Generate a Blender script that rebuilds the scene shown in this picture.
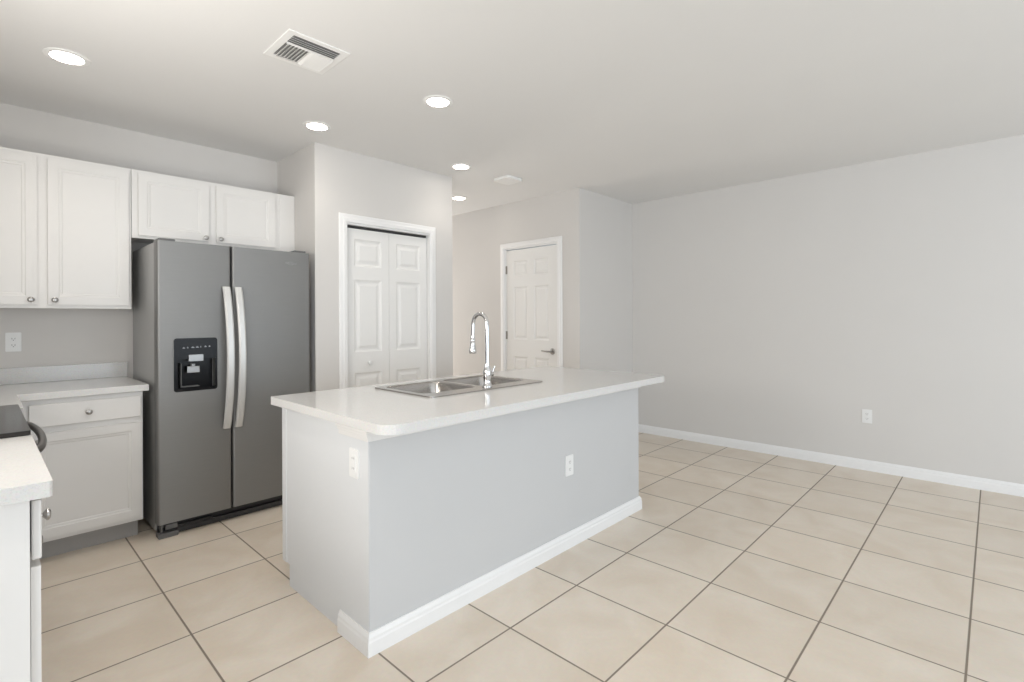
import bpy, bmesh, math, random
from mathutils import Matrix, Vector
S = bpy.context.scene
for o in list(bpy.data.objects):
    bpy.data.objects.remove(o)
COL = S.collection
R = math.radians

# ------------------------------------------------------------------ camera
YAW = 0.760            # camera heading measured from +x towards +y
cam_d = bpy.data.cameras.new('camera')
cam = bpy.data.objects.new('camera', cam_d)
COL.objects.link(cam)
cam.matrix_world = (Matrix.Translation((0, 0, 1.30)) @ Matrix.Rotation(YAW - math.pi / 2, 4, 'Z')
                    @ Matrix.Rotation(math.pi / 2, 4, 'X') @ Matrix.Rotation(-0.0045, 4, 'Z'))
cam_d.sensor_width = 36
cam_d.lens = 508 / 1024 * 36
cam_d.shift_y = -23 / 1024
cam_d.clip_start = 0.02
S.camera = cam

# ------------------------------------------------------------------ exposure, sky, daylight
S.view_settings.view_transform = 'Standard'
S.view_settings.look = 'None'
S.view_settings.gamma = 1
S.view_settings.use_curve_mapping = False
S.view_settings.exposure = 0.02

w = bpy.data.worlds.new('sky')
S.world = w
w.use_nodes = True
bgn = w.node_tree.nodes['Background']
bgn.inputs['Color'].default_value = (0.80, 0.90, 1.0, 1)
bgn.inputs['Strength'].default_value = 1.0

def area(name, loc, rot, sx, sy, power, color):
    d = bpy.data.lights.new(name, 'AREA')
    d.shape = 'RECTANGLE'; d.size = sx; d.size_y = sy
    d.energy = power; d.color = color
    o = bpy.data.objects.new(name, d)
    o.location = loc; o.rotation_euler = rot
    COL.objects.link(o)
    return o
# daylight entering by the window openings behind and beside the camera; lamps
# tilted upwards to brighten the ceiling
DAY = (0.81, 0.905, 1.0)
area('daylight_back', (2.3, -4.03, 1.20), (R(-96), 0, R(180)), 3.2, 1.9, 60, DAY)
area('daylight_left', (-2.22, -2.6, 1.15), (0, R(-108), 0), 1.8, 2.3, 110, DAY)
area('added_light_kitchen', (-0.58, 1.96, 1.50), (0, R(-125), 0), 0.75, 0.62, 28, (1.0, 0.96, 0.90))  # unseen source added to brighten the left side of the kitchen
area('added_light_hall', (3.55, 6.72, 1.25), (R(90), 0, R(180)), 0.85, 1.9, 26, (1.0, 0.97, 0.93))  # unseen source added to brighten the hall

def spot(x, y, power):
    d = bpy.data.lights.new('downlight_beam', 'SPOT')
    d.energy = power; d.color = (1.0, 0.93, 0.85); d.spot_size = R(125); d.spot_blend = 0.8; d.shadow_soft_size = 0.05
    o = bpy.data.objects.new('downlight_beam', d); o.location = (x, y, 2.588); COL.objects.link(o)
CANS = [(0.309, 3.32, 15), (1.580, 3.307, 8), (2.858, 3.311, 6), (1.906, 2.416, 9), (3.590, 4.195, 5), (0.350, 1.75, 5), (0.350, 1.0, 26)]  # last two are unseen cans added to brighten the left kitchen
for can in CANS: spot(*can)

LAMP = 20.0   # emission of the downlight lenses

# ------------------------------------------------------------------ materials
MATS = {}
def mat(name, col, rough=0.5, metal=0.0, noise=0.0, nscale=40.0, bump=0.0, bscale=200.0, spec=0.5, stretch=None, coat=0.0):
    m = bpy.data.materials.new(name); m.use_nodes = True
    nt = m.node_tree; b = nt.nodes['Principled BSDF']
    b.inputs['Base Color'].default_value = (*col, 1)
    b.inputs['Roughness'].default_value = rough
    b.inputs['Metallic'].default_value = metal
    b.inputs['Specular IOR Level'].default_value = spec
    if coat: b.inputs['Coat Weight'].default_value = coat
    tc = nt.nodes.new('ShaderNodeTexCoord')
    src = tc.outputs['Object']
    if stretch:
        mp = nt.nodes.new('ShaderNodeMapping'); mp.inputs['Scale'].default_value = stretch
        nt.links.new(src, mp.inputs['Vector']); src = mp.outputs['Vector']
    if noise or not bump:
        n = nt.nodes.new('ShaderNodeTexNoise'); n.inputs['Scale'].default_value = nscale; n.inputs['Detail'].default_value = 4
        nt.links.new(src, n.inputs['Vector'])
        r = nt.nodes.new('ShaderNodeMix'); r.data_type = 'RGBA'
        k = noise or 0.01
        r.inputs[6].default_value = (*[c * (1 - k) for c in col], 1)
        r.inputs[7].default_value = (*[min(1, c * (1 + k)) for c in col], 1)
        nt.links.new(n.outputs['Fac'], r.inputs[0]); nt.links.new(r.outputs[2], b.inputs['Base Color'])
    if bump:
        n2 = nt.nodes.new('ShaderNodeTexNoise'); n2.inputs['Scale'].default_value = bscale; n2.inputs['Detail'].default_value = 3
        nt.links.new(src, n2.inputs['Vector'])
        bp = nt.nodes.new('ShaderNodeBump'); bp.inputs['Strength'].default_value = bump; bp.inputs['Distance'].default_value = 0.002
        nt.links.new(n2.outputs['Fac'], bp.inputs['Height']); nt.links.new(bp.outputs['Normal'], b.inputs['Normal'])
    MATS[name] = m
    return m
WALL = mat('wall_paint', (0.72, 0.697, 0.672), 0.75, noise=0.012, nscale=3, bump=0.12, bscale=120)
CEIL = mat('ceiling_paint', (0.83, 0.822, 0.81), 0.85, noise=0.01, nscale=3, bump=0.15, bscale=90)
TRIM = mat('white_trim_paint', (0.91, 0.905, 0.90), 0.4, noise=0.01)
DOOR = mat('white_door_paint', (0.87, 0.86, 0.84), 0.42, noise=0.01)
CAB = mat('white_cabinet_lacquer', (0.81, 0.795, 0.775), 0.38, noise=0.012, nscale=8)
TOE = mat('grey_toe_kick', (0.40, 0.385, 0.37), 0.6, noise=0.03)
STEEL = mat('brushed_stainless', (0.30, 0.30, 0.297), 0.58, 1.0, noise=0.05, nscale=6, bump=0.05, bscale=60, stretch=(1, 1, 60))
STEELL = mat('satin_handle_metal', (0.72, 0.72, 0.71), 0.42, 0.55, noise=0.02)
SINKM = mat('sink_stainless', (0.46, 0.44, 0.42), 0.25, 1.0, noise=0.03, nscale=10, stretch=(20, 1, 1))
CHROME = mat('chrome', (0.72, 0.72, 0.73), 0.10, 1.0)
NICKEL = mat('satin_nickel', (0.42, 0.41, 0.40), 0.28, 1.0)
FSIDE = mat('fridge_grey_paint', (0.44, 0.44, 0.435), 0.42, 0.3, noise=0.03, bump=0.1, bscale=300)
DARK = mat('dark_plastic', (0.035, 0.035, 0.036), 0.45, noise=0.05)
BLACKG = mat('gloss_black_panel', (0.006, 0.006, 0.007), 0.25, noise=0.05, spec=0.2)
COOK = mat('glass_cooktop', (0.022, 0.020, 0.019), 0.12, noise=0.1, nscale=400, spec=0.25)
GREYP = mat('grey_plastic', (0.13, 0.13, 0.13), 0.4, noise=0.03)
DISP = mat('dispenser_paddle', (0.36, 0.36, 0.36), 0.3, 0.5, noise=0.05)
WPLAS = mat('white_plastic', (0.88, 0.88, 0.87), 0.3, noise=0.01)
SLOT = mat('socket_slot', (0.10, 0.10, 0.10), 0.6, noise=0.05)
VENTM = mat('white_vent_enamel', (0.93, 0.925, 0.91), 0.4, noise=0.01)
DUCT = mat('dark_duct', (0.26, 0.255, 0.25), 0.9, noise=0.05)
INK = mat('pale_ink', (0.30, 0.30, 0.31), 0.3, 0.3, noise=0.03)
OVENH = mat('dark_handle_metal', (0.20, 0.19, 0.18), 0.35, 0.9)
HINGE = mat('hinge_metal', (0.36, 0.34, 0.31), 0.35, 1.0, noise=0.05)

def quartz():
    m = mat('white_quartz', (0.74, 0.725, 0.705), 0.13, noise=0.0)
    nt = m.node_tree; b = nt.nodes['Principled BSDF']
    for l in list(b.inputs['Base Color'].links): nt.links.remove(l)
    tc = nt.nodes.new('ShaderNodeTexCoord')
    v = nt.nodes.new('ShaderNodeTexVoronoi'); v.inputs['Scale'].default_value = 160
    n = nt.nodes.new('ShaderNodeTexNoise'); n.inputs['Scale'].default_value = 220; n.inputs['Detail'].default_value = 5
    nt.links.new(tc.outputs['Object'], v.inputs['Vector']); nt.links.new(tc.outputs['Object'], n.inputs['Vector'])
    cr = nt.nodes.new('ShaderNodeValToRGB')
    cr.color_ramp.elements[0].position = 0.30; cr.color_ramp.elements[0].color = (0.655, 0.64, 0.625, 1)
    cr.color_ramp.elements[1].position = 0.46; cr.color_ramp.elements[1].color = (0.73, 0.72, 0.705, 1)
    nt.links.new(n.outputs['Fac'], cr.inputs['Fac'])
    mx = nt.nodes.new('ShaderNodeMix'); mx.data_type = 'RGBA'; mx.blend_type = 'MULTIPLY'; mx.inputs[0].default_value = 0.05
    nt.links.new(cr.outputs['Color'], mx.inputs[6]); nt.links.new(v.outputs['Color'], mx.inputs[7])
    nt.links.new(mx.outputs[2], b.inputs['Base Color'])
    return m
QUARTZ = quartz()

def tilemat():
    m = bpy.data.materials.new('beige_floor_tile'); m.use_nodes = True
    nt = m.node_tree; N = nt.nodes; L = nt.links; b = N['Principled BSDF']
    g = N.new('ShaderNodeNewGeometry'); sp = N.new('ShaderNodeSeparateXYZ'); L.new(g.outputs['Position'], sp.inputs[0])
    def mth(op, a, bb=None, c=None):
        n = N.new('ShaderNodeMath'); n.operation = op
        for i, x in enumerate((a, bb, c)):
            if x is None: continue
            if isinstance(x, (int, float)): n.inputs[i].default_value = x
            else: L.new(x, n.inputs[i])
        return n.outputs[0]
    P = 0.4654
    def axis(out, off):
        u = mth('DIVIDE', mth('SUBTRACT', out, off), P)
        f = mth('FLOOR', u); fr = mth('SUBTRACT', u, f)
        d = mth('MULTIPLY', mth('MINIMUM', fr, mth('SUBTRACT', 1.0, fr)), P)
        return f, d
    fx, dx = axis(sp.outputs['X'], 0.6045)
    fy, dy = axis(sp.outputs['Y'], 0.0806)
    d = mth('MINIMUM', dx, dy)
    mr = N.new('ShaderNodeMapRange'); mr.inputs['From Min'].default_value = 0.0026; mr.inputs['From Max'].default_value = 0.0048
    L.new(d, mr.inputs['Value'])
    cx = N.new('ShaderNodeCombineXYZ'); L.new(fx, cx.inputs[0]); L.new(fy, cx.inputs[1])
    wn = N.new('ShaderNodeTexWhiteNoise'); wn.noise_dimensions = '3D'; L.new(cx.outputs[0], wn.inputs['Vector'])
    # each tile takes its own piece of the marbling
    off = N.new('ShaderNodeVectorMath'); off.operation = 'MULTIPLY_ADD'
    L.new(wn.outputs['Color'], off.inputs[0]); off.inputs[1].default_value = (7, 7, 7); L.new(g.outputs['Position'], off.inputs[2])
    n1 = N.new('ShaderNodeTexNoise'); n1.inputs['Scale'].default_value = 3.2; n1.inputs['Detail'].default_value = 6; n1.inputs['Distortion'].default_value = 0.8
    L.new(off.outputs[0], n1.inputs['Vector'])
    n2 = N.new('ShaderNodeTexNoise'); n2.inputs['Scale'].default_value = 60; n2.inputs['Detail'].default_value = 4
    L.new(off.outputs[0], n2.inputs['Vector'])
    cr = N.new('ShaderNodeValToRGB')
    cr.color_ramp.elements[0].position = 0.35; cr.color_ramp.elements[0].color = (*TILE_A, 1)
    cr.color_ramp.elements[1].position = 0.65; cr.color_ramp.elements[1].color = (*TILE_B, 1)
    L.new(n1.outputs['Fac'], cr.inputs['Fac'])
    hs = N.new('ShaderNodeHueSaturation')
    L.new(mth('MULTIPLY_ADD', wn.outputs['Value'], 0.07, 0.965), hs.inputs['Value'])
    L.new(cr.outputs['Color'], hs.inputs['Color'])
    m2 = N.new('ShaderNodeMix'); m2.data_type = 'RGBA'; m2.blend_type = 'MULTIPLY'; m2.inputs[0].default_value = 0.10
    L.new(hs.outputs['Color'], m2.inputs[6]); L.new(n2.outputs['Color'], m2.inputs[7])
    mx = N.new('ShaderNodeMix'); mx.data_type = 'RGBA'
    mx.inputs[6].default_value = (0.26, 0.215, 0.17, 1)
    L.new(mr.outputs[0], mx.inputs[0]); L.new(m2.outputs[2], mx.inputs[7])
    L.new(mx.outputs[2], b.inputs['Base Color'])
    ro = N.new('ShaderNodeMapRange'); ro.inputs['To Min'].default_value = 0.85; ro.inputs['To Max'].default_value = 0.33
    L.new(mr.outputs[0], ro.inputs['Value']); L.new(ro.outputs[0], b.inputs['Roughness'])
    bp = N.new('ShaderNodeBump'); bp.inputs['Strength'].default_value = 0.5; bp.inputs['Distance'].default_value = 0.002
    L.new(mr.outputs[0], bp.inputs['Height']); L.new(bp.outputs['Normal'], b.inputs['Normal'])
    return m
TILE_A = (0.79, 0.685, 0.565)
TILE_B = (0.865, 0.775, 0.665)
TILE = tilemat()

def emis(name, col, st):
    m = bpy.data.materials.new(name); m.use_nodes = True
    b = m.node_tree.nodes['Principled BSDF']
    b.inputs['Base Color'].default_value = (0.9, 0.9, 0.9, 1)
    b.inputs['Emission Color'].default_value = (*col, 1); b.inputs['Emission Strength'].default_value = st
    return m
GLOW = emis('lit_lens', (1.0, 0.93, 0.84), LAMP)

# ------------------------------------------------------------------ helpers
def box(bm, x0, x1, y0, y1, z0, z1):
    v = [bm.verts.new((x, y, z)) for z in (z0, z1) for y in (y0, y1) for x in (x0, x1)]
    for f in ((0, 2, 3, 1), (4, 5, 7, 6), (0, 1, 5, 4), (2, 6, 7, 3), (0, 4, 6, 2), (1, 3, 7, 5)):
        bm.faces.new([v[i] for i in f])
    return bm
def bx(*a):
    return box(bmesh.new(), *a)
def lathe(bm, prof, n=28, axis='Z', at=(0, 0, 0)):
    """prof = [(radius, height)...] revolved about the axis through at"""
    rings = []
    for r, h in prof:
        ring = []
        for i in range(n):
            a = 2 * math.pi * i / n
            p = (r * math.cos(a), r * math.sin(a), h)
            if axis == 'Y': p = (p[0], p[2], -p[1])
            if axis == 'X': p = (p[2], p[0], p[1])
            ring.append(bm.verts.new((p[0] + at[0], p[1] + at[1], p[2] + at[2])))
        rings.append(ring)
    for a, b in zip(rings, rings[1:]):
        for i in range(n):
            bm.faces.new((a[i], a[(i + 1) % n], b[(i + 1) % n], b[i]))
    bm.faces.new(rings[0][::-1]); bm.faces.new(rings[-1])
    return bm
def tube(bm, pts, rad, n=14):
    """sweep along pts; rad = number or list of numbers"""
    pts = [Vector(p) for p in pts]
    if not isinstance(rad, (list, tuple)): rad = [rad] * len(pts)
    rings = []; prev = None
    for i, p in enumerate(pts):
        t = (pts[min(i + 1, len(pts) - 1)] - pts[max(i - 1, 0)]).normalized()
        if prev is None:
            u = t.cross(Vector((0, 0, 1)))
            if u.length < 1e-3: u = t.cross(Vector((1, 0, 0)))
        else:
            u = prev - t * prev.dot(t)
        u.normalize(); prev = u; v = t.cross(u)
        rings.append([bm.verts.new(p + (u * math.cos(2 * math.pi * k / n) + v * math.sin(2 * math.pi * k / n)) * rad[i]) for k in range(n)])
    for a, b in zip(rings, rings[1:]):
        for i in range(n):
            bm.faces.new((a[i], a[(i + 1) % n], b[(i + 1) % n], b[i]))
    bm.faces.new(rings[0][::-1]); bm.faces.new(rings[-1])
    return bm
def rrect(x0, x1, y0, y1, r, n=6):
    """rounded rectangle, counter-clockwise; r = radius or [r at (x0,y0), (x1,y0), (x1,y1), (x0,y1)]"""
    if not isinstance(r, (list, tuple)): r = [r] * 4
    out = []
    cs = ((x0, y0, 180, 1, 1), (x1, y0, 270, -1, 1), (x1, y1, 0, -1, -1), (x0, y1, 90, 1, -1))
    for (cx, cy, a0, sx, sy), q in zip(cs, r):
        if q <= 0: out.append((cx, cy)); continue
        for k in range(n + 1):
            a = R(a0 + 90 * k / n)
            out.append((cx + sx * q + q * math.cos(a), cy + sy * q + q * math.sin(a)))
    return out
def plate(bm, outer, holes, z0, z1, plane='XY'):
    """flat slab with holes between heights z0 and z1"""
    def P(p, z):
        if plane == 'XY': return (p[0], p[1], z)
        if plane == 'XZ': return (p[0], z, p[1])
        return (z, p[0], p[1])
    for z in (z0, z1):
        es = []
        for loop in [outer] + holes:
            vs = [bm.verts.new(P(p, z)) for p in loop]
            es += [bm.edges.new((vs[i], vs[(i + 1) % len(vs)])) for i in range(len(vs))]
        bmesh.ops.triangle_fill(bm, edges=es, use_beauty=True)
    for loop in [outer] + holes:
        n = len(loop)
        for i in range(n):
            a, b = loop[i], loop[(i + 1) % n]
            bm.faces.new([bm.verts.new(P(a, z0)), bm.verts.new(P(b, z0)), bm.verts.new(P(b, z1)), bm.verts.new(P(a, z1))])
    bmesh.ops.remove_doubles(bm, verts=bm.verts, dist=1e-5)
    return bm
def obj(name, bm, m, parent=None, bevel=0.0, seg=2, smooth=False, label=None, kind=None):
    bmesh.ops.recalc_face_normals(bm, faces=bm.faces)
    me = bpy.data.meshes.new(name); bm.to_mesh(me); bm.free()
    for x in (m if isinstance(m, (list, tuple)) else [m]): me.materials.append(x)
    if smooth:
        for p in me.polygons: p.use_smooth = True
        try: me.set_sharp_from_angle(angle=R(40))
        except Exception: pass
    o = bpy.data.objects.new(name, me); COL.objects.link(o)
    if parent: o.parent = parent
    if bevel:
        md = o.modifiers.new('bevel', 'BEVEL'); md.width = bevel; md.segments = seg; md.limit_method = 'ANGLE'; md.angle_limit = R(35)
    if label: o['label'] = label
    if kind: o['kind'] = kind
    return o
def struct(name, bm, m, parent=None, **k):
    return obj(name, bm, m, parent, kind=None if parent else 'structure', **k)
def tag(o, label, cat, group=None):
    o['label'] = label; o['category'] = cat
    if group: o['group'] = group
    return o
def thing(name, label, cat, loc=(0, 0, 0), rz=0.0, group=None):
    o = bpy.data.objects.new(name, None); COL.objects.link(o)
    o.location = loc; o.rotation_euler = (0, 0, rz); o.empty_display_size = 0.1
    return tag(o, label, cat, group)
def dup(root, loc, rz, label, group=None):
    r = root.copy(); COL.objects.link(r); r.location = loc; r.rotation_euler = (0, 0, rz)
    r['label'] = label
    if group: r['group'] = group
    for ch in list(root.children):
        c = ch.copy(); COL.objects.link(c); c.parent = r
        for g in list(ch.children):
            d = g.copy(); COL.objects.link(d); d.parent = c
    return r
def panel_slab(w, h, t, cells, prof, bm=None, x0=0.0, z0=0.0, y0=0.0):
    """door slab, front face at y0 facing -y, thickness t; cells = panel rectangles (xa, xb, za, zb)
    replaced by nested rings prof = [(inset, depth)...], depth > 0 goes into the slab"""
    bm = bm or bmesh.new()
    xs = sorted({0, w, *[c[0] for c in cells], *[c[1] for c in cells]})
    zs = sorted({0, h, *[c[2] for c in cells], *[c[3] for c in cells]})
    V = lambda x, z, d=0.0: bm.verts.new((x0 + x, y0 + d, z0 + z))
    for xa, xb in zip(xs, xs[1:]):
        for za, zb in zip(zs, zs[1:]):
            mx, mz = (xa + xb) / 2, (za + zb) / 2
            if any(c[0] < mx < c[1] and c[2] < mz < c[3] for c in cells): continue
            bm.faces.new((V(xa, za), V(xb, za), V(xb, zb), V(xa, zb)))
    for xa, xb, za, zb in cells:
        rings = []
        for ins, d in [(0, 0)] + prof:
            rings.append([V(xa + ins, za + ins, d), V(xb - ins, za + ins, d), V(xb - ins, zb - ins, d), V(xa + ins, zb - ins, d)])
        for a, b in zip(rings, rings[1:]):
            for i in range(4): bm.faces.new((a[i], a[(i + 1) % 4], b[(i + 1) % 4], b[i]))
        bm.faces.new(rings[-1])
    bm.faces.new((V(0, 0, t), V(0, h, t), V(w, h, t), V(w, 0, t)))
    bm.faces.new((V(0, 0), V(0, 0, t), V(w, 0, t), V(w, 0))); bm.faces.new((V(0, h), V(w, h), V(w, h, t), V(0, h, t)))
    bm.faces.new((V(0, 0), V(0, h), V(0, h, t), V(0, 0, t))); bm.faces.new((V(w, 0), V(w, 0, t), V(w, h, t), V(w, h)))
    bmesh.ops.remove_doubles(bm, verts=bm.verts, dist=1e-5)
    return bm
SHAKER = [(0.004, 0.003), (0.014, 0.004), (0.018, 0.007)]
RAISED = [(0.006, 0.005), (0.016, 0.010), (0.030, 0.010), (0.050, 0.0025)]

# ------------------------------------------------------------------ room
H = 2.60
XR = 5.175; YF = 4.30; YB = -4.0; XL = -2.2
struct('floor', bx(-2.8, 5.4, -4.2, 7.0, -0.12, 0), TILE)
struct('ceiling', bx(-2.8, 5.4, -4.2, 7.0, H, H + 0.12), CEIL)
struct('wall_right', bx(XR, XR + 0.12, -4.0, 3.01, 0, H), WALL)
struct('wall_alcove', bx(4.15, XR + 0.12, 3.01, 3.12, 0, H), WALL)
# hall wall with the six-panel door
HD0, HD1 = 3.288, 4.058       # door opening
hb = bmesh.new()
box(hb, 4.15, 4.26, 3.12, HD0, 0, H); box(hb, 4.15, 4.26, HD1, 6.8, 0, H); box(hb, 4.15, 4.26, HD0, HD1, 2.085, H)
struct('wall_hall', hb, WALL)
eb = bmesh.new()
box(eb, 3.02, 3.10, 6.7, 6.8, 0, H); box(eb, 4.0, 4.15, 6.7, 6.8, 0, H); box(eb, 3.10, 4.0, 6.7, 6.8, 2.25, H); box(eb, 3.10, 4.0, 6.7, 6.8, 0, 0.25)
struct('wall_hall_end', eb, WALL)
def window(name, a0, a1, z0, z1, c, axis, n):
    # white frame with mullions standing in an opening; c = depth coordinate
    fr = bmesh.new(); g = bmesh.new(); f = 0.045
    def bb_(bm, p, q, za, zb, d0, d1):
        if axis == 'x': box(bm, c + d0, c + d1, p, q, za, zb)
        else: box(bm, p, q, c + d0, c + d1, za, zb)
    bb_(fr, a0, a1, z0, z0 + f, -.02, .02); bb_(fr, a0, a1, z1 - f, z1, -.02, .02)
    for i in range(n + 1):
        p = a0 + (a1 - a0 - f) * i / n
        bb_(fr, p, p + f, z0 + f, z1 - f, -.02, .02)
    struct(name, fr, TRIM)
window('window_1', 0.6, 4.0, 0.1, 2.2, YB - .07, 'y', 2)
window('window_2', -3.8, -1.4, 0.2, 2.1, XL - .07, 'x', 2)
window('added_window_kitchen', 1.64, 2.28, 1.10, 1.90, -0.60, 'x', 1)  # unseen window added for the kitchen fill light
window('added_window_hall', 3.10, 4.0, 0.25, 2.25, 6.77, 'y', 1)  # unseen window added for the hall fill light
struct('wall_closet_back', bx(4.26, XR + 0.12, 4.4, 4.5, 0, H), WALL)
# pantry box
PY = 3.625
PX0, PX1 = 1.966, 2.756
pb = bmesh.new()
box(pb, 1.713, PX0, PY, PY + 0.11, 0, H); box(pb, PX1, 3.02, PY, PY + 0.11, 0, H); box(pb, PX0, PX1, PY, PY + 0.11, 2.045, H)
struct('wall_pantry_front', pb, WALL)
struct('wall_pantry_left', bx(1.713, 1.823, PY + 0.11, YF, 0, H), WALL)
struct('wall_pantry_right', bx(2.91, 3.02, PY + 0.11, 6.8, 0, H), WALL)
struct('wall_fridge', bx(-0.62, 2.91, YF, YF + 0.1, 0, H), WALL)
kb = bmesh.new()
box(kb, -0.62, -0.52, 1.60, 1.64, 0, H); box(kb, -0.62, -0.52, 2.28, YF, 0, H)
box(kb, -0.62, -0.52, 1.64, 2.28, 0, 1.10); box(kb, -0.62, -0.52, 1.64, 2.28, 1.90, H)
struct('wall_left_kitchen', kb, WALL)
struct('wall_left_return', bx(XL, -0.62, 1.60, 1.70, 0, H), WALL)
# wall at the left of the dining end, with a window opening
lb = bmesh.new()
box(lb, XL - .1, XL, YB, -3.8, 0, H); box(lb, XL - .1, XL, -1.4, 1.7, 0, H)
box(lb, XL - .1, XL, -3.8, -1.4, 0, 0.2); box(lb, XL - .1, XL, -3.8, -1.4, 2.1, H)
struct('wall_left', lb, WALL)
bb = bmesh.new()
box(bb, XL - .1, 0.6, YB - .1, YB, 0, H); box(bb, 4.0, XR + .12, YB - .1, YB, 0, H); box(bb, 0.6, 4.0, YB - .1, YB, 2.2, H)
box(bb, 0.6, 4.0, YB - .1, YB, 0, 0.1)
struct('wall_back', bb, WALL)

# baseboards
def baseboard(name, p0, p1, n, parent=None, h=0.088):
    """profile swept from p0 to p1; n = outward direction (unit vector away from the wall)"""
    bm = bmesh.new()
    prof = [(0, 0), (0.015, 0), (0.015, h * 0.62), (0.012, h * 0.70), (0.012, h * 0.80), (0.006, h * 0.94), (0.005, h), (0, h)]
    p0, p1, n = Vector(p0), Vector(p1), Vector(n)
    a = [bm.verts.new(p0 + n * d + Vector((0, 0, z))) for d, z in prof]
    b = [bm.verts.new(p1 + n * d + Vector((0, 0, z))) for d, z in prof]
    k = len(prof)
    for i in range(k): bm.faces.new((a[i], a[(i + 1) % k], b[(i + 1) % k], b[i]))
    bm.faces.new(a[::-1]); bm.faces.new(b)
    return struct(name, bm, TRIM, parent) if not parent else obj(name, bm, TRIM, parent)
baseboard('baseboard_right', (XR, -4, 0), (XR, 3.01, 0), (-1, 0, 0))
baseboard('baseboard_alcove', (4.15, 3.01, 0), (XR - .015, 3.01, 0), (0, -1, 0))
baseboard('baseboard_hall_near', (4.15, 3.01, 0), (4.15, HD0 - .06, 0), (-1, 0, 0))
baseboard('baseboard_hall_far', (4.15, HD1 + .06, 0), (4.15, 6.7, 0), (-1, 0, 0))
baseboard('baseboard_pantry_left', (1.713, PY, 0), (PX0 - .065, PY, 0), (0, -1, 0))
baseboard('baseboard_pantry_right', (PX1 + .065, PY, 0), (3.02, PY, 0), (0, -1, 0))

# door casings: moulded frame round an opening, local front facing -y
def casing(name, w0, h0, cw, loc, rz):
    bm = bmesh.new()
    prof = [(0, 0.010), (0.006, 0.016), (cw * 0.45, 0.018), (cw * 0.6, 0.013), (cw * 0.88, 0.011), (cw, 0.006)]
    path = lambda d: [(-d, 0), (-d, h0 + d), (w0 + d, h0 + d), (w0 + d, 0)]
    rows = []
    for d, t in [(0, 0)] + prof + [(cw, 0)]:
        rows.append([bm.verts.new((x, -t, z)) for x, z in path(d)])
    for a, b in zip(rows, rows[1:]):
        for i in range(3): bm.faces.new((a[i], a[i + 1], b[i + 1], b[i]))
    for i in range(3): bm.faces.new((rows[0][i], rows[0][i + 1], rows[-1][i + 1], rows[-1][i]))
    for i in (0, 3): bm.faces.new([r[i] for r in rows])
    o = struct(name, bm, TRIM); o.location = loc; o.rotation_euler = (0, 0, rz)
    return o
casing('trim_1', PX1 - PX0, 2.045, 0.066, (PX0, PY, 0), 0)
casing('trim_2', HD1 - HD0, 2.085, 0.060, (4.15, HD1, 0), R(-90))
# jambs
jb = bmesh.new()
box(jb, PX0, PX0 + .004, PY + .001, PY + .109, 0, 2.045); box(jb, PX1 - .004, PX1, PY + .001, PY + .109, 0, 2.045)
box(jb, PX0 + .004, PX1 - .004, PY + .001, PY + .109, 2.033, 2.045)
struct('trim_3', jb, TRIM)
jb = bmesh.new()
box(jb, 4.151, 4.259, HD0, HD0 + .012, 0, 2.085); box(jb, 4.151, 4.259, HD1 - .012, HD1, 0, 2.085)
box(jb, 4.151, 4.259, HD0 + .012, HD1 - .012, 2.073, 2.085)
box(jb, 4.20, 4.259, HD0 + .012, HD0 + .024, 0, 2.073); box(jb, 4.20, 4.259, HD1 - .024, HD1 - .012, 0, 2.073)
struct('trim_4', jb, TRIM)

# pantry bifold door: two leaves of three raised panels
bf = bpy.data.objects.new('door_1', None); COL.objects.link(bf); bf['kind'] = 'structure'
bf['label'] = 'white two-leaf folding pantry door with raised panels beside the refrigerator'
bf.location = (PX0 + .007, PY + 0.030, 0.01)
LW = (PX1 - PX0 - .014) / 2 - 0.002
for k in range(2):
    cells = [(0.070, LW - .070, 1.705, 1.92), (0.070, LW - .070, 1.025, 1.60), (0.070, LW - .070, 0.22, 0.86)]
    bm = panel_slab(LW, 2.0, 0.034, cells, RAISED, x0=k * (LW + 0.0025))
    leaf = obj('door_leaf', bm, DOOR, bf)
    if k == 0:
        obj('door_knob', lathe(bmesh.new(), [(0.010, 0), (0.009, -0.012), (0.017, -0.020), (0.019, -0.028), (0.014, -0.036), (0.004, -0.038)], 20, 'Y', (LW / 2, 0, 0.935)), WPLAS, leaf, smooth=True)
obj('dark_gap_strip', bx(0.0, 2 * LW, 0.004, 0.03, 2.006, 2.022), DARK, bf)  # dark strip stands in for the black gap above the leaves

# hall door: six panels, lever handle, hinges (front facing -x)
hd = bpy.data.objects.new('door_2', None); COL.objects.link(hd); hd['kind'] = 'structure'
hd['label'] = 'white six-panel hall door with lever handle and three hinges'
hd.location = (4.162, HD1 - .014, 0.01); hd.rotation_euler = (0, 0, R(-90))
DW = HD1 - HD0 - .028
ca, cb = 0.115, DW / 2 - 0.048
cells = []
for xa, xb in ((ca, cb), (DW - cb, DW - ca)):
    cells += [(xa, xb, 1.76, 1.93), (xa, xb, 1.05, 1.64), (xa, xb, 0.22, 0.86)]
obj('door_slab', panel_slab(DW, 2.052, 0.036, cells, [(0.006, 0.005), (0.014, 0.010), (0.026, 0.010), (0.042, 0.0025)]), DOOR, hd)
lv = bmesh.new()
lathe(lv, [(0.033, 0), (0.033, -0.008), (0.026, -0.012), (0.011, -0.014), (0.011, -0.045), (0.008, -0.05)], 24, 'Y', (DW - .065, 0, .937))
tube(lv, [(DW - .065, -.044, .937), (DW - .10, -.048, .937), (DW - .14, -.046, .938), (DW - .185, -.040, .941)], [0.010, 0.009, 0.008, 0.007], 12)
obj('door_handle', lv, NICKEL, hd, smooth=True)
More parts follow.
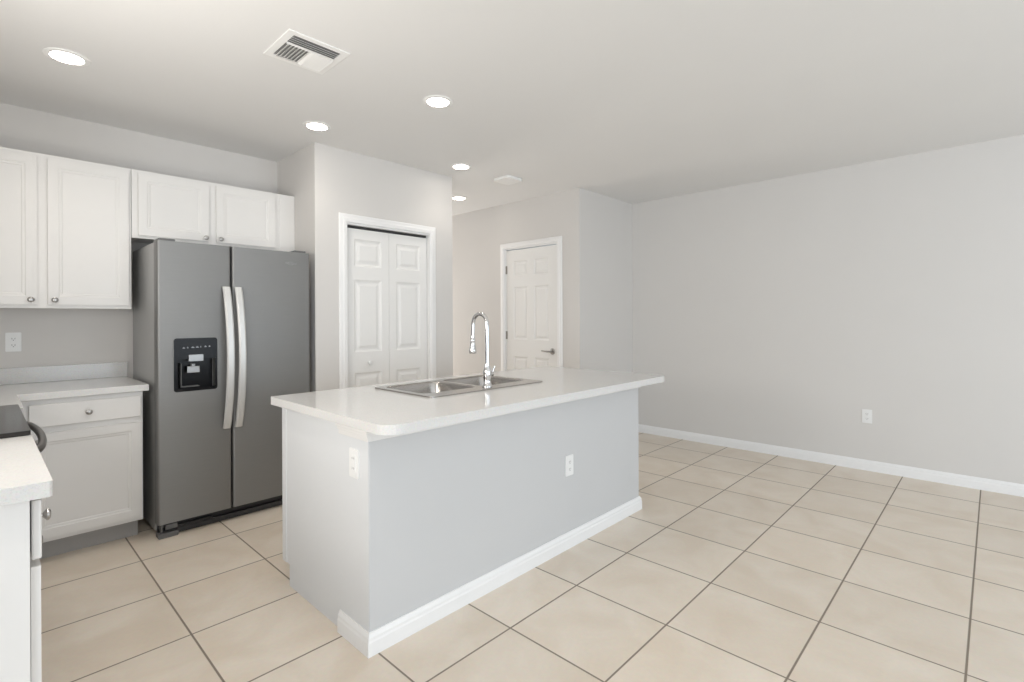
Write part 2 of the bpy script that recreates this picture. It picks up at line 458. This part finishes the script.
for z in (1.79, 1.05, 0.22):
    h_ = lathe(bmesh.new(), [(0.006, z), (0.006, z + .09)], 10, 'Z', (-0.006, -0.004, 0))
    box(h_, -0.004, 0.018, -0.002, 0.001, z, z + .09)
    obj('hinge', h_, HINGE, hd)

# ------------------------------------------------------------------ small hardware
def knob_bm(at=(0, 0, 0)):
    return lathe(bmesh.new(), [(0.008, 0.0), (0.006, -0.006), (0.0055, -0.013), (0.012, -0.018), (0.0155, -0.022), (0.0155, -0.026), (0.010, -0.030), (0.003, -0.0305)], 20, 'Y', at)
def cab_door(name, x, z, w, h, t, yf, parent, knob=None, rail=0.047, m=None):
    d = obj(name, panel_slab(w, h, t, [(rail, w - rail, rail, h - rail)], SHAKER, x0=x, z0=z, y0=yf), m or CAB, parent, bevel=0.0015)
    if knob: obj('knob', knob_bm((knob[0], yf, knob[1])), NICKEL, d, smooth=True)
    return d
def drawer(name, x, z, w, h, t, yf, parent, knob=True):
    d = obj(name, bx(x, x + w, yf, yf + t, z, z + h), CAB, parent, bevel=0.004)
    if knob: obj('knob', knob_bm((x + w / 2, yf, z + h / 2)), NICKEL, d, smooth=True)
    return d

# ------------------------------------------------------------------ upper cabinets
FY = 3.97
def cab_body(bm, x0, x1, y0, y1, z0, z1, hollow=0.0):
    """closed box with the underside recessed behind the face frame"""
    box(bm, x0, x1, y0, y0 + .019, z0, z1)
    box(bm, x0, x0 + .015, y0 + .019, y1, z0, z1); box(bm, x1 - .015, x1, y0 + .019, y1, z0, z1)
    box(bm, x0 + .015, x1 - .015, y0 + .019, y1, z0 + hollow, z1)
    return bm
def add_shadow_top(): pass
t = thing('wall_cabinet', 'tall white wall cabinet with two shaker doors and knobs over the back counter', 'cabinet', (-0.245, FY, 1.368))
obj('cabinet_body', cab_body(bmesh.new(), 0, 0.918, 0, YF - FY, 0, 0.889, 0.012), CAB, t, bevel=0.001)
WD = 0.382
cab_door('door', 0.095 , 0.022, 0.385, 0.842, 0.019, -0.019, t, knob=(0.452, 0.048))
cab_door('door', 0.525, 0.022, 0.378, 0.842, 0.019, -0.019, t, knob=(0.553, 0.048))
t = thing('over_fridge_cabinet', 'short white two-door wall cabinet above the refrigerator', 'cabinet', (0.676, FY, 1.822))
obj('cabinet_body', cab_body(bmesh.new(), 0, 0.922, 0, YF - FY, 0, 0.435, 0.012), CAB, t, bevel=0.001)
cab_door('door', 0.032, 0.018, 0.402, 0.398, 0.019, -0.019, t, knob=(0.410, 0.040))
cab_door('door', 0.480, 0.018, 0.402, 0.398, 0.019, -0.019, t, knob=(0.503, 0.040))
obj('filler_strip', bx(0.9225, 1.036, 0.0, 0.019, 0, 0.435), CAB, t, bevel=0.001)

# ------------------------------------------------------------------ base cabinets (back run)
BY = 3.69
t = thing('base_cabinet', 'white base cabinet with one drawer and one door left of the refrigerator', 'cabinet', (0.105, BY, 0))
b_ = bmesh.new(); box(b_, 0, 0.573, 0, YF - BY - .03, 0.11, 0.877)
obj('cabinet_body', b_, CAB, t, bevel=0.001)
obj('toe_kick', bx(0, 0.560, 0.075, 0.575, 0, 0.11), TOE, t)
drawer('drawer', 0.078, 0.728, 0.485, 0.122, 0.019, -0.019, t)
cab_door('door', 0.078, 0.135, 0.485, 0.560, 0.019, -0.019, t, knob=(0.112, 0.655))
# corner cabinet behind, along the left wall beyond the range (fronts face +x)
def left_unit(label, y0, y1, dz, doors=True, name='base_cabinet', endpanel=False):
    t = thing(name, label, 'cabinet', (0.085, y0, 0), R(90))
    # local x runs along +y of the room, local -y is the room's +x
    W = y1 - y0
    obj('cabinet_body', bx(0, W, 0, 0.60, 0.11, 0.877), CAB, t, bevel=0.001)
    obj('toe_kick', bx(0.0, W, 0.075, 0.58, 0, 0.11), TOE, t)
    return t, W
t, W = left_unit('white corner base cabinet between the range and the back counter', 3.115, 3.685, 0)
obj('filler_panel', bx(0.004, W - .02, -0.012, 0, 0.112, 0.876), CAB, t, bevel=0.001)
t, W = left_unit('white base cabinet at the near left edge, under the counter end', 1.695, 2.330, 0)
obj('end_panel', bx(-0.012, 0, 0.008, 0.595, 0, 0.877), CAB, t, bevel=0.001)
obj('end_stile', bx(-0.016, -0.012, 0.0, 0.055, 0, 0.877), CAB, t, bevel=0.001)
drawer('drawer', 0.012, 0.712, 0.48, 0.146, 0.019, -0.023, t, knob=False)
obj('knob', knob_bm((0.20, -0.023, 0.765)), NICKEL, [c for c in t.children if c.name.startswith('drawer')][0], smooth=True)
cab_door('door', 0.012, 0.135, 0.48, 0.560, 0.019, -0.021, t, knob=(0.425, 0.628))

# worktops
def slab(name, outer, holes, z0, z1, label, cat='worktop', group=None, bev=0.004):
    o = obj(name, plate(bmesh.new(), outer, holes, z0, z1), QUARTZ, bevel=bev, seg=3)
    return tag(o, label, cat, group)
o = slab('worktop', [(-0.52, 3.112), (0.140, 3.112), (0.140, 3.655), (0.704, 3.655), (0.704, YF), (-0.52, YF)], [], 0.877, 0.915,
     'pale speckled quartz worktop with corner return beside the refrigerator')
obj('backsplash_strip', bx(-0.52, 0.704, YF - .02, YF, 0.9152, 1.013), QUARTZ, o, bevel=0.002)
slab('worktop', rrect(-0.52, 0.124, 1.640, 2.338, [0, 0.012, 0, 0], 5), [], 0.877, 0.915,
     'pale speckled quartz worktop end at the near left edge in front of the range')

# ------------------------------------------------------------------ range
t = thing('range', 'stainless electric range with black glass cooktop between the left worktops', 'stove', (0.10, 2.345, 0), R(90))
RW = 0.762
obj('oven_body', bx(0, RW, 0.0, 0.60, 0.09, 0.900), FSIDE, t, bevel=0.002)
obj('leg', bx(0.03, 0.07, 0.05, 0.09, 0, 0.09), DARK, t); obj('leg', bx(RW - .07, RW - .03, 0.05, 0.09, 0, 0.09), DARK, t)
obj('leg', bx(0.03, 0.07, 0.50, 0.54, 0, 0.09), DARK, t); obj('leg', bx(RW - .07, RW - .03, 0.50, 0.54, 0, 0.09), DARK, t)
ck = obj('cooktop', plate(bmesh.new(), rrect(-0.004, RW + .004, -0.022, 0.60, 0.008, 4), [], 0.9155, 0.931), COOK, t, bevel=0.003)
for cx_, cy_, r_ in ((0.20, 0.16, 0.11), (0.56, 0.16, 0.085), (0.20, 0.43, 0.085), (0.56, 0.43, 0.11)):
    rb = bmesh.new(); n = 40
    for rr in (r_,):
        vi = [rb.verts.new((cx_ + (rr - .002) * math.cos(6.28319 * i / n), cy_ + (rr - .002) * math.sin(6.28319 * i / n), 0.9313)) for i in range(n)]
        vo = [rb.verts.new((cx_ + rr * math.cos(6.28319 * i / n), cy_ + rr * math.sin(6.28319 * i / n), 0.9313)) for i in range(n)]
        for i in range(n): rb.faces.new((vi[i], vi[(i + 1) % n], vo[(i + 1) % n], vo[i]))
    obj('burner_ring', rb, GREYP, ck)
od = obj('oven_door', bx(0.003, RW - .003, -0.030, -0.001, 0.27, 0.885), STEEL, t, bevel=0.006)
obj('oven_window', bx(0.12, RW - .12, -0.032, -0.030, 0.42, 0.72), BLACKG, od)
hp = []
for i in range(25):
    u = i / 24; s_ = math.sin(math.pi * u)
    hp.append((0.045 + u * (RW - .09), -0.030 - 0.040 * min(1.0, s_ ** 0.45), 0.850))
obj('handle', tube(bmesh.new(), hp, 0.0125, 14), OVENH, od, smooth=True)
obj('storage_drawer', bx(0.003, RW - .003, -0.026, -0.001, 0.10, 0.262), STEEL, t, bevel=0.005)
bgd = obj('backguard', bx(0, RW, 0.54, 0.60, 0.9315, 1.06), STEEL, t, bevel=0.006)
for i in range(4):
    obj('control_knob', lathe(bmesh.new(), [(0.02, 0), (0.018, -0.02), (0.012, -0.022)], 18, 'Y', (0.12 + i * 0.17, 0.54, 0.995)), DARK, bgd, smooth=True)

# ------------------------------------------------------------------ refrigerator
FX0, FX1, FYF, FH = 0.727, 1.648, 3.57, 1.775
t = thing('refrigerator', 'stainless side-by-side refrigerator with ice and water dispenser', 'refrigerator', (FX0, FYF, 0))
FW = FX1 - FX0
obj('fridge_body', bx(0.004, FW - .004, 0.085, 0.70, 0.03, 1.765), FSIDE, t, bevel=0.004)
SP = 0.403      # where the two doors meet
def fridge_door(x0, x1, hole=None):
    """door with softly rounded vertical edges and optional recess opening"""
    bm = bmesh.new()
    z0, z1 = 0.085, 1.770
    if hole is None:
        plate(bm, rrect(x0, x1, 0.0, 0.078, [0.014, 0.014, 0.004, 0.004], 5), [], z0, z1)
    else:
        hx0, hx1, hz0, hz1 = hole
        for za, zb, xs in ((z0, hz0, None), (hz1, z1, None)):
            plate(bm, rrect(x0, x1, 0.0, 0.078, [0.014, 0.014, 0.004, 0.004], 5), [], za, zb)
        plate(bm, rrect(x0, hx0, 0.0, 0.078, [0.014, 0, 0, 0.004], 5), [], hz0, hz1)
        plate(bm, rrect(hx1, x1, 0.0, 0.078, [0, 0.014, 0.004, 0], 5), [], hz0, hz1)
        box(bm, hx0, hx1, 0.060, 0.078, hz0, hz1)
    return bm
DX0, DX1, DZ0, DZ1 = 0.082, 0.318, 0.862, 1.186
dl = obj('freezer_door', fridge_door(0.0, SP - .004, (DX0 + .008, DX1 - .008, DZ0 + .008, DZ1 - .008)), STEEL, t, smooth=True)
dr = obj('fridge_door', fridge_door(SP + .004, FW), STEEL, t, smooth=True)
obj('door_gasket', bx(SP - .014, SP + .014, 0.030, 0.084, 0.09, 1.765), DARK, t)
# handles: flat bowed bars
def bar_handle(xc, sgn):
    bm = bmesh.new(); n = 22; z0, z1 = 0.605, 1.508
    rows = []
    for i in range(n + 1):
        u = i / n; z = z0 + (z1 - z0) * u
        s_ = math.sin(math.pi * u)
        y = -0.018 - 0.050 * s_ ** 0.7
        hw = 0.0215
        th_ = 0.011
        xo = xc + sgn * 0.010 * (s_ - 0.5)
        rows.append([bm.verts.new(p) for p in ((xo - hw, y + th_, z), (xo - hw, y - th_ * .3, z), (xo - hw * .6, y - th_, z), (xo + hw * .6, y - th_, z), (xo + hw, y - th_ * .3, z), (xo + hw, y + th_, z))])
    for a, b in zip(rows, rows[1:]):
        for i in range(6): bm.faces.new((a[i], a[(i + 1) % 6], b[(i + 1) % 6], b[i]))
    bm.faces.new(rows[0]); bm.faces.new(rows[-1][::-1])
    for z in (z0 + .012, z1 - .042):
        box(bm, xc - .012, xc + .012, -0.020, 0.0, z, z + .03)
    return bm
obj('handle', bar_handle(SP - .031, 1), STEELL, dl, smooth=True)
obj('handle', bar_handle(SP + .039, 1), STEELL, dr, smooth=True)
# dispenser
fr = bmesh.new()
plate(fr, rrect(DX0, DX1, DZ0, DZ1, 0.016, 5), [rrect(DX0 + .020, DX1 - .012, DZ0 + .020, DZ0 + .195, 0.008, 4)], -0.003, 0.001, 'XZ')
dp = obj('dispenser_frame', fr, BLACKG, dl, bevel=0.001)
obj('bezel', plate(bmesh.new(), rrect(DX0 - .004, DX1 + .004, DZ0 - .004, DZ1 + .004, 0.019, 5), [rrect(DX0, DX1, DZ0, DZ1, 0.016, 5)], -0.004, 0.001, 'XZ'), STEEL, dl)
obj('dispenser_well', bx(DX0 + .012, DX1 - .012, 0.056, 0.0585, DZ0 + .010, DZ0 + .205), BLACKG, dp)
obj('chute', plate(bmesh.new(), rrect(DX0 + .078, DX0 + .156, DZ0 + .182, DZ0 + .222, 0.004, 3), [], -0.010, 0.012, 'XZ'), DISP, dp, bevel=0.002)
pd = bmesh.new()
box(pd, DX0 + .074, DX0 + .142, 0.012, 0.020, DZ0 + .110, DZ0 + .150); box(pd, DX0 + .098, DX0 + .118, 0.014, 0.056, DZ0 + .15, DZ0 + .165)
obj('paddle', pd, DISP, dp, bevel=0.003)
tr = bmesh.new(); box(tr, DX0 + .042, DX0 + .140, 0.010, 0.055, DZ0 + .024, DZ0 + .030); box(tr, DX0 + .040, DX0 + .044, 0.010, 0.055, DZ0 + .024, DZ0 + .17)
obj('drip_tray', tr, GREYP, dp, bevel=0.001)
ic = bmesh.new()
for i, wd in enumerate((0.013, 0.008, 0.016, 0.016, 0.007, 0.012, 0.009)):
    x = DX0 + .046 + i * 0.0235
    zc = DZ1 - .062 + 0.0008 * i
    box(ic, x, x + wd, -0.0036, -0.0031, zc, zc + 0.004)
    box(ic, x + wd * .2, x + wd * .7, -0.0036, -0.0031, zc + .006, zc + 0.0085)
obj('panel_icons', ic, INK, dp)
# base grille
gr = bmesh.new()
box(gr, 0.012, FW - .012, 0.040, 0.085, 0.004, 0.036)
box(gr, 0.10, 0.30, 0.034, 0.050, 0.040, 0.052)
box(gr, 0.012, FW - .012, 0.066, 0.084, 0.036, 0.072)
obj('base_grille', gr, DARK, t, bevel=0.002)
obj('hinge_foot', bx(0.004, 0.105, 0.004, 0.075, 0.0, 0.030), GREYP, t, bevel=0.004)
obj('hinge_foot', bx(FW - .105, FW - .004, 0.004, 0.075, 0.0, 0.030), GREYP, t, bevel=0.004)
hbk = bmesh.new(); box(hbk, 0.018, 0.028, 0.02, 0.06, 0.030, 0.0845); box(hbk, 0.040, 0.10, 0.006, 0.06, 0.048, 0.078)
obj('hinge_bracket', hbk, GREYP, t, bevel=0.002)
obj('hinge_cover', bx(0.015, 0.10, 0.03, 0.16, 1.7705, 1.787), GREYP, t, bevel=0.004)
obj('hinge_cover', bx(FW - .10, FW - .015, 0.03, 0.16, 1.7705, 1.787), GREYP, t, bevel=0.004)
# maker's badge on the right door
def text_bm(s, size, depth):
    c = bpy.data.curves.new('t', 'FONT'); c.body = s; c.size = size; c.extrude = depth; c.align_x = 'CENTER'; c.align_y = 'CENTER'
    o = bpy.data.objects.new('t', c); COL.objects.link(o)
    dg = bpy.context.evaluated_depsgraph_get(); me = bpy.data.meshes.new_from_object(o.evaluated_get(dg))
    bm = bmesh.new(); bm.from_mesh(me)
    bpy.data.objects.remove(o); bpy.data.meshes.remove(me); bpy.data.curves.remove(c)
    return bm
bg_ = text_bm('Whirlpool', 0.019, 0.0006)
bmesh.ops.transform(bg_, matrix=Matrix.Translation((0.785, -0.0008, 1.688)) @ Matrix.Rotation(R(90), 4, 'X'), verts=bg_.verts)
n = 40; vi = []; vo = []
for i in range(n):
    a = 2 * math.pi * i / n * 0.86 + 0.5
    wd = 0.0008 + 0.0010 * math.sin(math.pi * i / n)
    for ls, k in ((vi, -wd), (vo, wd)):
        ls.append(bg_.verts.new((0.785 + (0.024 + k) * math.cos(a), -0.0014, 1.688 + (0.010 + k * .7) * math.sin(a))))
for i in range(n - 1): bg_.faces.new((vi[i], vi[i + 1], vo[i + 1], vo[i]))
obj('badge', bg_, DISP, dr)

# ------------------------------------------------------------------ island
IX0, IX1, IY0, IYW, IY1 = 1.04, 3.09, 1.755, 1.972, 2.57
t = thing('kitchen_island', 'white kitchen island with painted half wall, cabinets and baseboard under a quartz top', 'kitchen island', (IX0, IY0, 0))
IL = IX1 - IX0; WT = IYW - IY0; IW = IY1 - IY0
END_LIT = mat('island_end_lit_tone', (0.765, 0.775, 0.785), 0.5, noise=0.01)  # lighter, bluer tone puts the daylight on the island end into its colour
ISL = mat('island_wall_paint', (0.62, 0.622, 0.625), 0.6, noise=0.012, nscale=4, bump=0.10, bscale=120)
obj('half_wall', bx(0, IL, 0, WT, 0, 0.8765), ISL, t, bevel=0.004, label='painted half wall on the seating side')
cb = bmesh.new()
box(cb, 0.010, 0.028, WT + .0005, IW, 0.105, 0.8765); box(cb, IL - .026, IL - .008, WT + .0005, IW, 0.105, 0.8765)
box(cb, 0.028, IL - .026, WT + .0005, WT + .012, 0.105, 0.8765); box(cb, 0.028, IL - .026, IW - .019, IW, 0.105, 0.8765)
box(cb, 0.028, IL - .026, WT + .012, IW - .019, 0.105, 0.123)
obj('cabinet_body', cb, CAB, t, bevel=0.001)
obj('end_panel', plate(bmesh.new(), [(WT + .001, 0.0), (IW - .075, 0.0), (IW - .075, 0.105), (IW, 0.105), (IW, 0.8765), (WT + .001, 0.8765)], [], 0.004, 0.0095, 'YZ'), END_LIT, t)
obj('end_panel', plate(bmesh.new(), [(WT + .001, 0.0), (IW - .075, 0.0), (IW - .075, 0.105), (IW, 0.105), (IW, 0.8765), (WT + .001, 0.8765)], [], IL - .0075, IL - .002, 'YZ'), CAB, t)
obj('end_stile', bx(0.0015, 0.004, IW - .045, IW, 0.105, 0.8765), END_LIT, t)
obj('toe_kick', bx(0.010, IL - .008, WT + .0005, IW - .075, 0, 0.1045), TOE, t)
# trim under the top, two steps, mitred round the half wall
def ring_trim(z0, z1, out, bm):
    box(bm, -out, 0, -out, WT, z0, z1); box(bm, 0, IL, -out, 0, z0, z1); box(bm, IL, IL + out, -out, WT, z0, z1)
tb = bmesh.new(); ring_trim(0.826, 0.846, 0.012, tb); ring_trim(0.8465, 0.860, 0.018, tb); ring_trim(0.8605, 0.8763, 0.026, tb)
obj('trim_moulding', tb, CAB, t, bevel=0.0015)
obj('end_lit_sheet', bx(-0.0012, -0.0002, 0.002, WT - .002, 0.0885, 0.8255), END_LIT, t)  # thin pale sheet added so the half wall end looks lit
bbd = bmesh.new(); hbb = 0.088
prof = [(0, 0), (0.015, 0), (0.015, hbb * 0.60), (0.012, hbb * 0.68), (0.012, hbb * 0.80), (0.006, hbb * 0.94), (0.005, hbb), (0, hbb)]
rows = []
for k, (cx_, cy_, sx, sy) in enumerate(((0, WT + .010, -1, 0), (0, 0, -1, -1), (IL, 0, 1, -1), (IL, WT + .010, 1, 0))):
    rows.append([bbd.verts.new((cx_ + sx * d, cy_ + sy * d, z)) for d, z in prof])
for a, b in zip(rows, rows[1:]):
    for i in range(len(prof)): bbd.faces.new((a[i], a[(i + 1) % len(prof)], b[(i + 1) % len(prof)], b[i]))
bbd.faces.new(rows[0][::-1]); bbd.faces.new(rows[-1])
obj('baseboard', bbd, TRIM, t, label='white baseboard wrapped round the half wall')
# kitchen-side fronts (facing +y, turned away from the photograph)
def back_door(x0, w, z0, h, nm='door'):
    bm = panel_slab(w, h, 0.019, [(0.052, w - .052, 0.052, h - .052)] if h > .2 else [], SHAKER, z0=z0)
    bmesh.ops.transform(bm, matrix=Matrix.Translation((x0 + w, IW + .0195, 0)) @ Matrix.Rotation(math.pi, 4, 'Z'), verts=bm.verts)
    d = obj(nm, bm, CAB, t, bevel=0.0015)
    kb = lathe(bmesh.new(), [(0.008, 0.0), (0.006, 0.006), (0.012, 0.018), (0.0155, 0.024), (0.010, 0.030), (0.003, 0.0305)], 18, 'Y', (x0 + w / 2, IW + .0195, z0 + h - .05 if h > .2 else z0 + h / 2))
    obj('knob', kb, NICKEL, d, smooth=True)
for x0, w_ in ((0.03, 0.45), (0.51, 0.45), (0.97, 0.45), (1.47, 0.54)):
    back_door(x0, w_, 0.13, 0.56); back_door(x0, w_, 0.715, 0.135, 'drawer')

SX0, SX1, SY0, SY1 = 1.505, 2.345, 1.965, 2.49
B1 = (SX0 + .035, SX0 + .405, SY0 + .105, SY1 - .035)
B2 = (SX0 + .435, SX1 - .035, SY0 + .105, SY1 - .035)
slab('countertop', rrect(1.000, 3.135, 1.572, 2.615, [0.075, 0.045, 0.02, 0.015], 8), [rrect(SX0 + .015, SX1 - .015, SY0 + .015, SY1 - .015, 0.02, 4)], 0.877, 0.915,
     'white speckled quartz countertop with rounded corner on the kitchen island', 'countertop', bev=0.005)

# sink
t = thing('kitchen_sink', 'stainless steel double-bowl drop-in sink in the island countertop', 'sink', (0, 0, 0))
rim = plate(bmesh.new(), rrect(SX0, SX1, SY0, SY1, 0.025, 6), [rrect(*B1, 0.055, 8), rrect(*B2, 0.055, 8)], 0.9153, 0.9215)
obj('rim', rim, SINKM, t, bevel=0.0025, seg=3)
def bowl(b):
    bm = bmesh.new(); rings = []
    for ins, z, r in ((0, 0.9205, 0.055), (0.004, 0.912, 0.053), (0.010, 0.80, 0.050), (0.016, 0.745, 0.048), (0.030, 0.722, 0.040), (0.055, 0.716, 0.03)):
        rings.append([bm.verts.new((x, y, z)) for x, y in rrect(b[0] + ins, b[1] - ins, b[2] + ins, b[3] - ins, r, 8)])
    for a, c in zip(rings, rings[1:]):
        n = len(a)
        for i in range(n): bm.faces.new((a[i], a[(i + 1) % n], c[(i + 1) % n], c[i]))
    bm.faces.new(rings[-1])
    o = obj('bowl', bm, SINKM, t, smooth=True)
    md = o.modifiers.new('thickness', 'SOLIDIFY'); md.thickness = 0.0015
    cx_, cy_ = (b[0] + b[1]) / 2, (b[2] + b[3]) / 2
    obj('drain', lathe(bmesh.new(), [(0.045, 0.7170), (0.043, 0.7195), (0.030, 0.7185), (0.010, 0.7175)], 28, 'Z', (cx_, cy_, 0)), CHROME, o, smooth=True)
bowl(B1); bowl(B2)

# faucet
FXc, FYc, FZ = 1.936, 2.030, 0.9217
t = thing('faucet', 'chrome gooseneck pull-down faucet standing at the sink rim', 'faucet', (FXc, FYc, FZ))
obj('base_body', lathe(bmesh.new(), [(0.029, 0.0), (0.029, 0.006), (0.024, 0.012), (0.020, 0.03), (0.021, 0.045), (0.024, 0.055), (0.024, 0.085), (0.020, 0.098), (0.016, 0.110), (0.0145, 0.13)], 28), CHROME, t, smooth=True)
sp_ = [(0, 0, 0.11 + 0.03 * i) for i in range(8)]
RA = 0.057; zc = 0.345
for i in range(1, 17):
    a = math.pi * i / 16
    sp_.append((0, RA - RA * math.cos(a), zc + RA * math.sin(a)))
sp_.append((0, 2 * RA + .002, zc - 0.035)); sp_.append((0, 2 * RA + .004, zc - 0.07))
obj('spout', tube(bmesh.new(), sp_, 0.0115, 18), CHROME, t, smooth=True)
hd_ = bmesh.new()
lathe(hd_, [(0.0135, 0.0), (0.0135, -0.02), (0.0145, -0.022), (0.0145, -0.030), (0.0135, -0.032), (0.016, -0.055), (0.0215, -0.080), (0.0225, -0.095), (0.019, -0.100)], 24, 'Z', (0, 2 * RA + .004, zc - 0.066))
obj('spray_head', hd_, CHROME, t, smooth=True)
lv = bmesh.new()
lathe(lv, [(0.014, 0.018), (0.014, 0.040), (0.010, 0.046)], 18, 'X', (0, 0, 0.070))
tube(lv, [(0.036, 0, 0.070), (0.042, -.004, 0.085), (0.048, -.010, 0.112)], [0.007, 0.006, 0.0055], 12)
obj('lever', lv, CHROME, t, smooth=True)

# ------------------------------------------------------------------ outlets
def outlet(label, loc, rz, style='duplex'):
    t = thing('outlet', label, 'outlet', loc, rz)
    pl = bmesh.new(); plate(pl, rrect(-0.035, 0.035, -0.0575, 0.0575, 0.005, 3), [], -0.005, 0, 'XZ')
    obj('cover_plate', pl, WPLAS, t, bevel=0.0015)
    if style == 'duplex':
        for z in (-0.0195, 0.0195):
            rc = obj('receptacle', plate(bmesh.new(), rrect(-0.0165, 0.0165, z - .014, z + .014, 0.010, 5), [], -0.0068, -0.0048, 'XZ'), WPLAS, t)
            sb = bmesh.new(); box(sb, -.0075, -.0055, -.0072, -.0067, z - .003, z + .006); box(sb, .0055, .0075, -.0072, -.0067, z - .003, z + .006)
            box(sb, -.002, .002, -.0072, -.0067, z - .010, z - .006)
            obj('slot', sb, SLOT, rc)
    elif style == 'gfci':
        rc = obj('receptacle', plate(bmesh.new(), rrect(-0.0165, 0.0165, -.033, .033, 0.002, 3), [], -0.0075, -0.0048, 'XZ'), WPLAS, t, bevel=0.0008)
        sb = bmesh.new()
        sb.free()
        for z in (-0.020, 0.020):
            for x in (-.0075, .0055): obj('slot', bx(x, x + .002, -.0079, -.0074, z - .003, z + .005), SLOT, rc)
        obj('test_button', bx(-.008, .008, -.0088, -.0074, -.006, .006), WPLAS, rc, bevel=0.0006)
    else:
        rk = bmesh.new(); plate(rk, rrect(-0.0165, 0.0165, -.033, .033, 0.002, 3), [], -0.0085, -0.0048, 'XZ')
        obj('rocker', rk, WPLAS, t, bevel=0.001)
    return t
outlet('white outlet on the long grey right wall above the baseboard', (XR - .0002, 0.785, 0.457), R(-90))
outlet('white outlet plate on the long side of the island half wall', (2.311, IY0 - .0002, 0.463), 0)
outlet('white outlet on the short end of the island near its corner', (IX0 - .0014, 1.860, 0.722), R(-90), 'gfci')
outlet('white outlet above the backsplash on the kitchen wall', (0.149, YF - .0002, 1.168), 0)

# ------------------------------------------------------------------ ceiling fittings
t = thing('ceiling_vent', 'white louvered square air vent in the ceiling', 'vent', (0.965, 2.285, H))
VW = 0.298
fr = plate(bmesh.new(), [(0, 0), (VW, 0), (VW, VW), (0, VW)], [[(0.034, 0.030), (VW - .034, 0.030), (VW - .034, VW - .030), (0.034, VW - .030)]], -0.005, 0.0)
obj('frame', fr, VENTM, t, bevel=0.001)
obj('duct_opening', bx(0.034, VW - .034, 0.030, VW - .030, -0.0012, -0.0002), DUCT, t)
def louver(x0, x1, y0, y1, tilt, along):
    """one thin blade, tilted about its length"""
    bm = bmesh.new(); L_ = (x1 - x0) if along == 'x' else (y1 - y0); wd = (y1 - y0) if along == 'x' else (x1 - x0)
    box(bm, -L_ / 2, L_ / 2, -wd / 2, wd / 2, -0.0005, 0.0005)
    M = Matrix.Translation(((x0 + x1) / 2, (y0 + y1) / 2, -0.0085)) @ (Matrix.Rotation(R(90), 4, 'Z') if along == 'y' else Matrix.Identity(4)) @ Matrix.Rotation(tilt, 4, 'X')
    bmesh.ops.transform(bm, matrix=M, verts=bm.verts)
    return bm
for i in range(4):
    y = 0.036 + i * 0.018
    obj('slat', louver(0.034, VW - .034, y, y + .017, R(30), 'x'), VENTM, t)
for i in range(7):
    x = 0.040 + i * 0.0165
    obj('slat', louver(x - .002, x + .0165, 0.112, VW - .030, R(-36), 'y'), VENTM, t)
for i in range(7):
    x = 0.154 + i * 0.0160
    obj('slat', louver(x - .002, x + .0165, 0.112, VW - .030, R(36), 'y'), VENTM, t)
obj('divider', bx(0.034, VW - .034, 0.1065, 0.1105, -0.012, -0.002), VENTM, t)

dn = thing('downlight', 'round lit recessed ceiling light nearest the upper left corner', 'ceiling light', (0.309, 3.32, H), 0, 'lit recessed ceiling lights')
rg = bmesh.new(); n = 40; rr = []
for r_, z in ((0.064, -0.0005), (0.066, -0.006), (0.074, -0.007), (0.088, -0.003), (0.090, 0.0)):
    rr.append([rg.verts.new((r_ * math.cos(2 * math.pi * i / n), r_ * math.sin(2 * math.pi * i / n), z)) for i in range(n)])
for a, b in zip(rr, rr[1:]):
    for i in range(n): rg.faces.new((a[i], a[(i + 1) % n], b[(i + 1) % n], b[i]))
obj('trim_ring', rg, VENTM, dn, smooth=True)
obj('lens', lathe(bmesh.new(), [(0.0655, -0.0010), (0.0655, -0.0045), (0.060, -0.006)], 40), GLOW, dn)
for (x, y), lb_ in (((1.580, 3.307), 'round lit recessed ceiling light in front of the pantry corner'),
                    ((2.858, 3.311), 'round lit recessed ceiling light just right of the pantry wall edge, the upper of two'),
                    ((1.906, 2.416), 'round lit recessed ceiling light above the island, right of the vent'),
                    ((0.350, 1.750), 'added unseen recessed ceiling light over the near end of the left worktop'),  # out of view, added for its light
                    ((0.350, 1.000), 'added unseen recessed ceiling light before the near end of the left worktop'),  # also out of view and added as fill
                    ((3.590, 4.195), 'round lit recessed ceiling light farthest back, in the hall')):
    dup(dn, (x, y, H), 0, lb_)
cp = plate(bmesh.new(), rrect(-0.10, 0.10, -0.10, 0.10, 0.03, 6), [], -0.022, 0.0)
o = obj('ceiling_cover_plate', cp, VENTM, bevel=0.008, seg=3)
o.location = (3.42, 3.296, H)
tag(o, 'unlit white rounded-square cover plate on the ceiling before the hall', 'ceiling fixture')
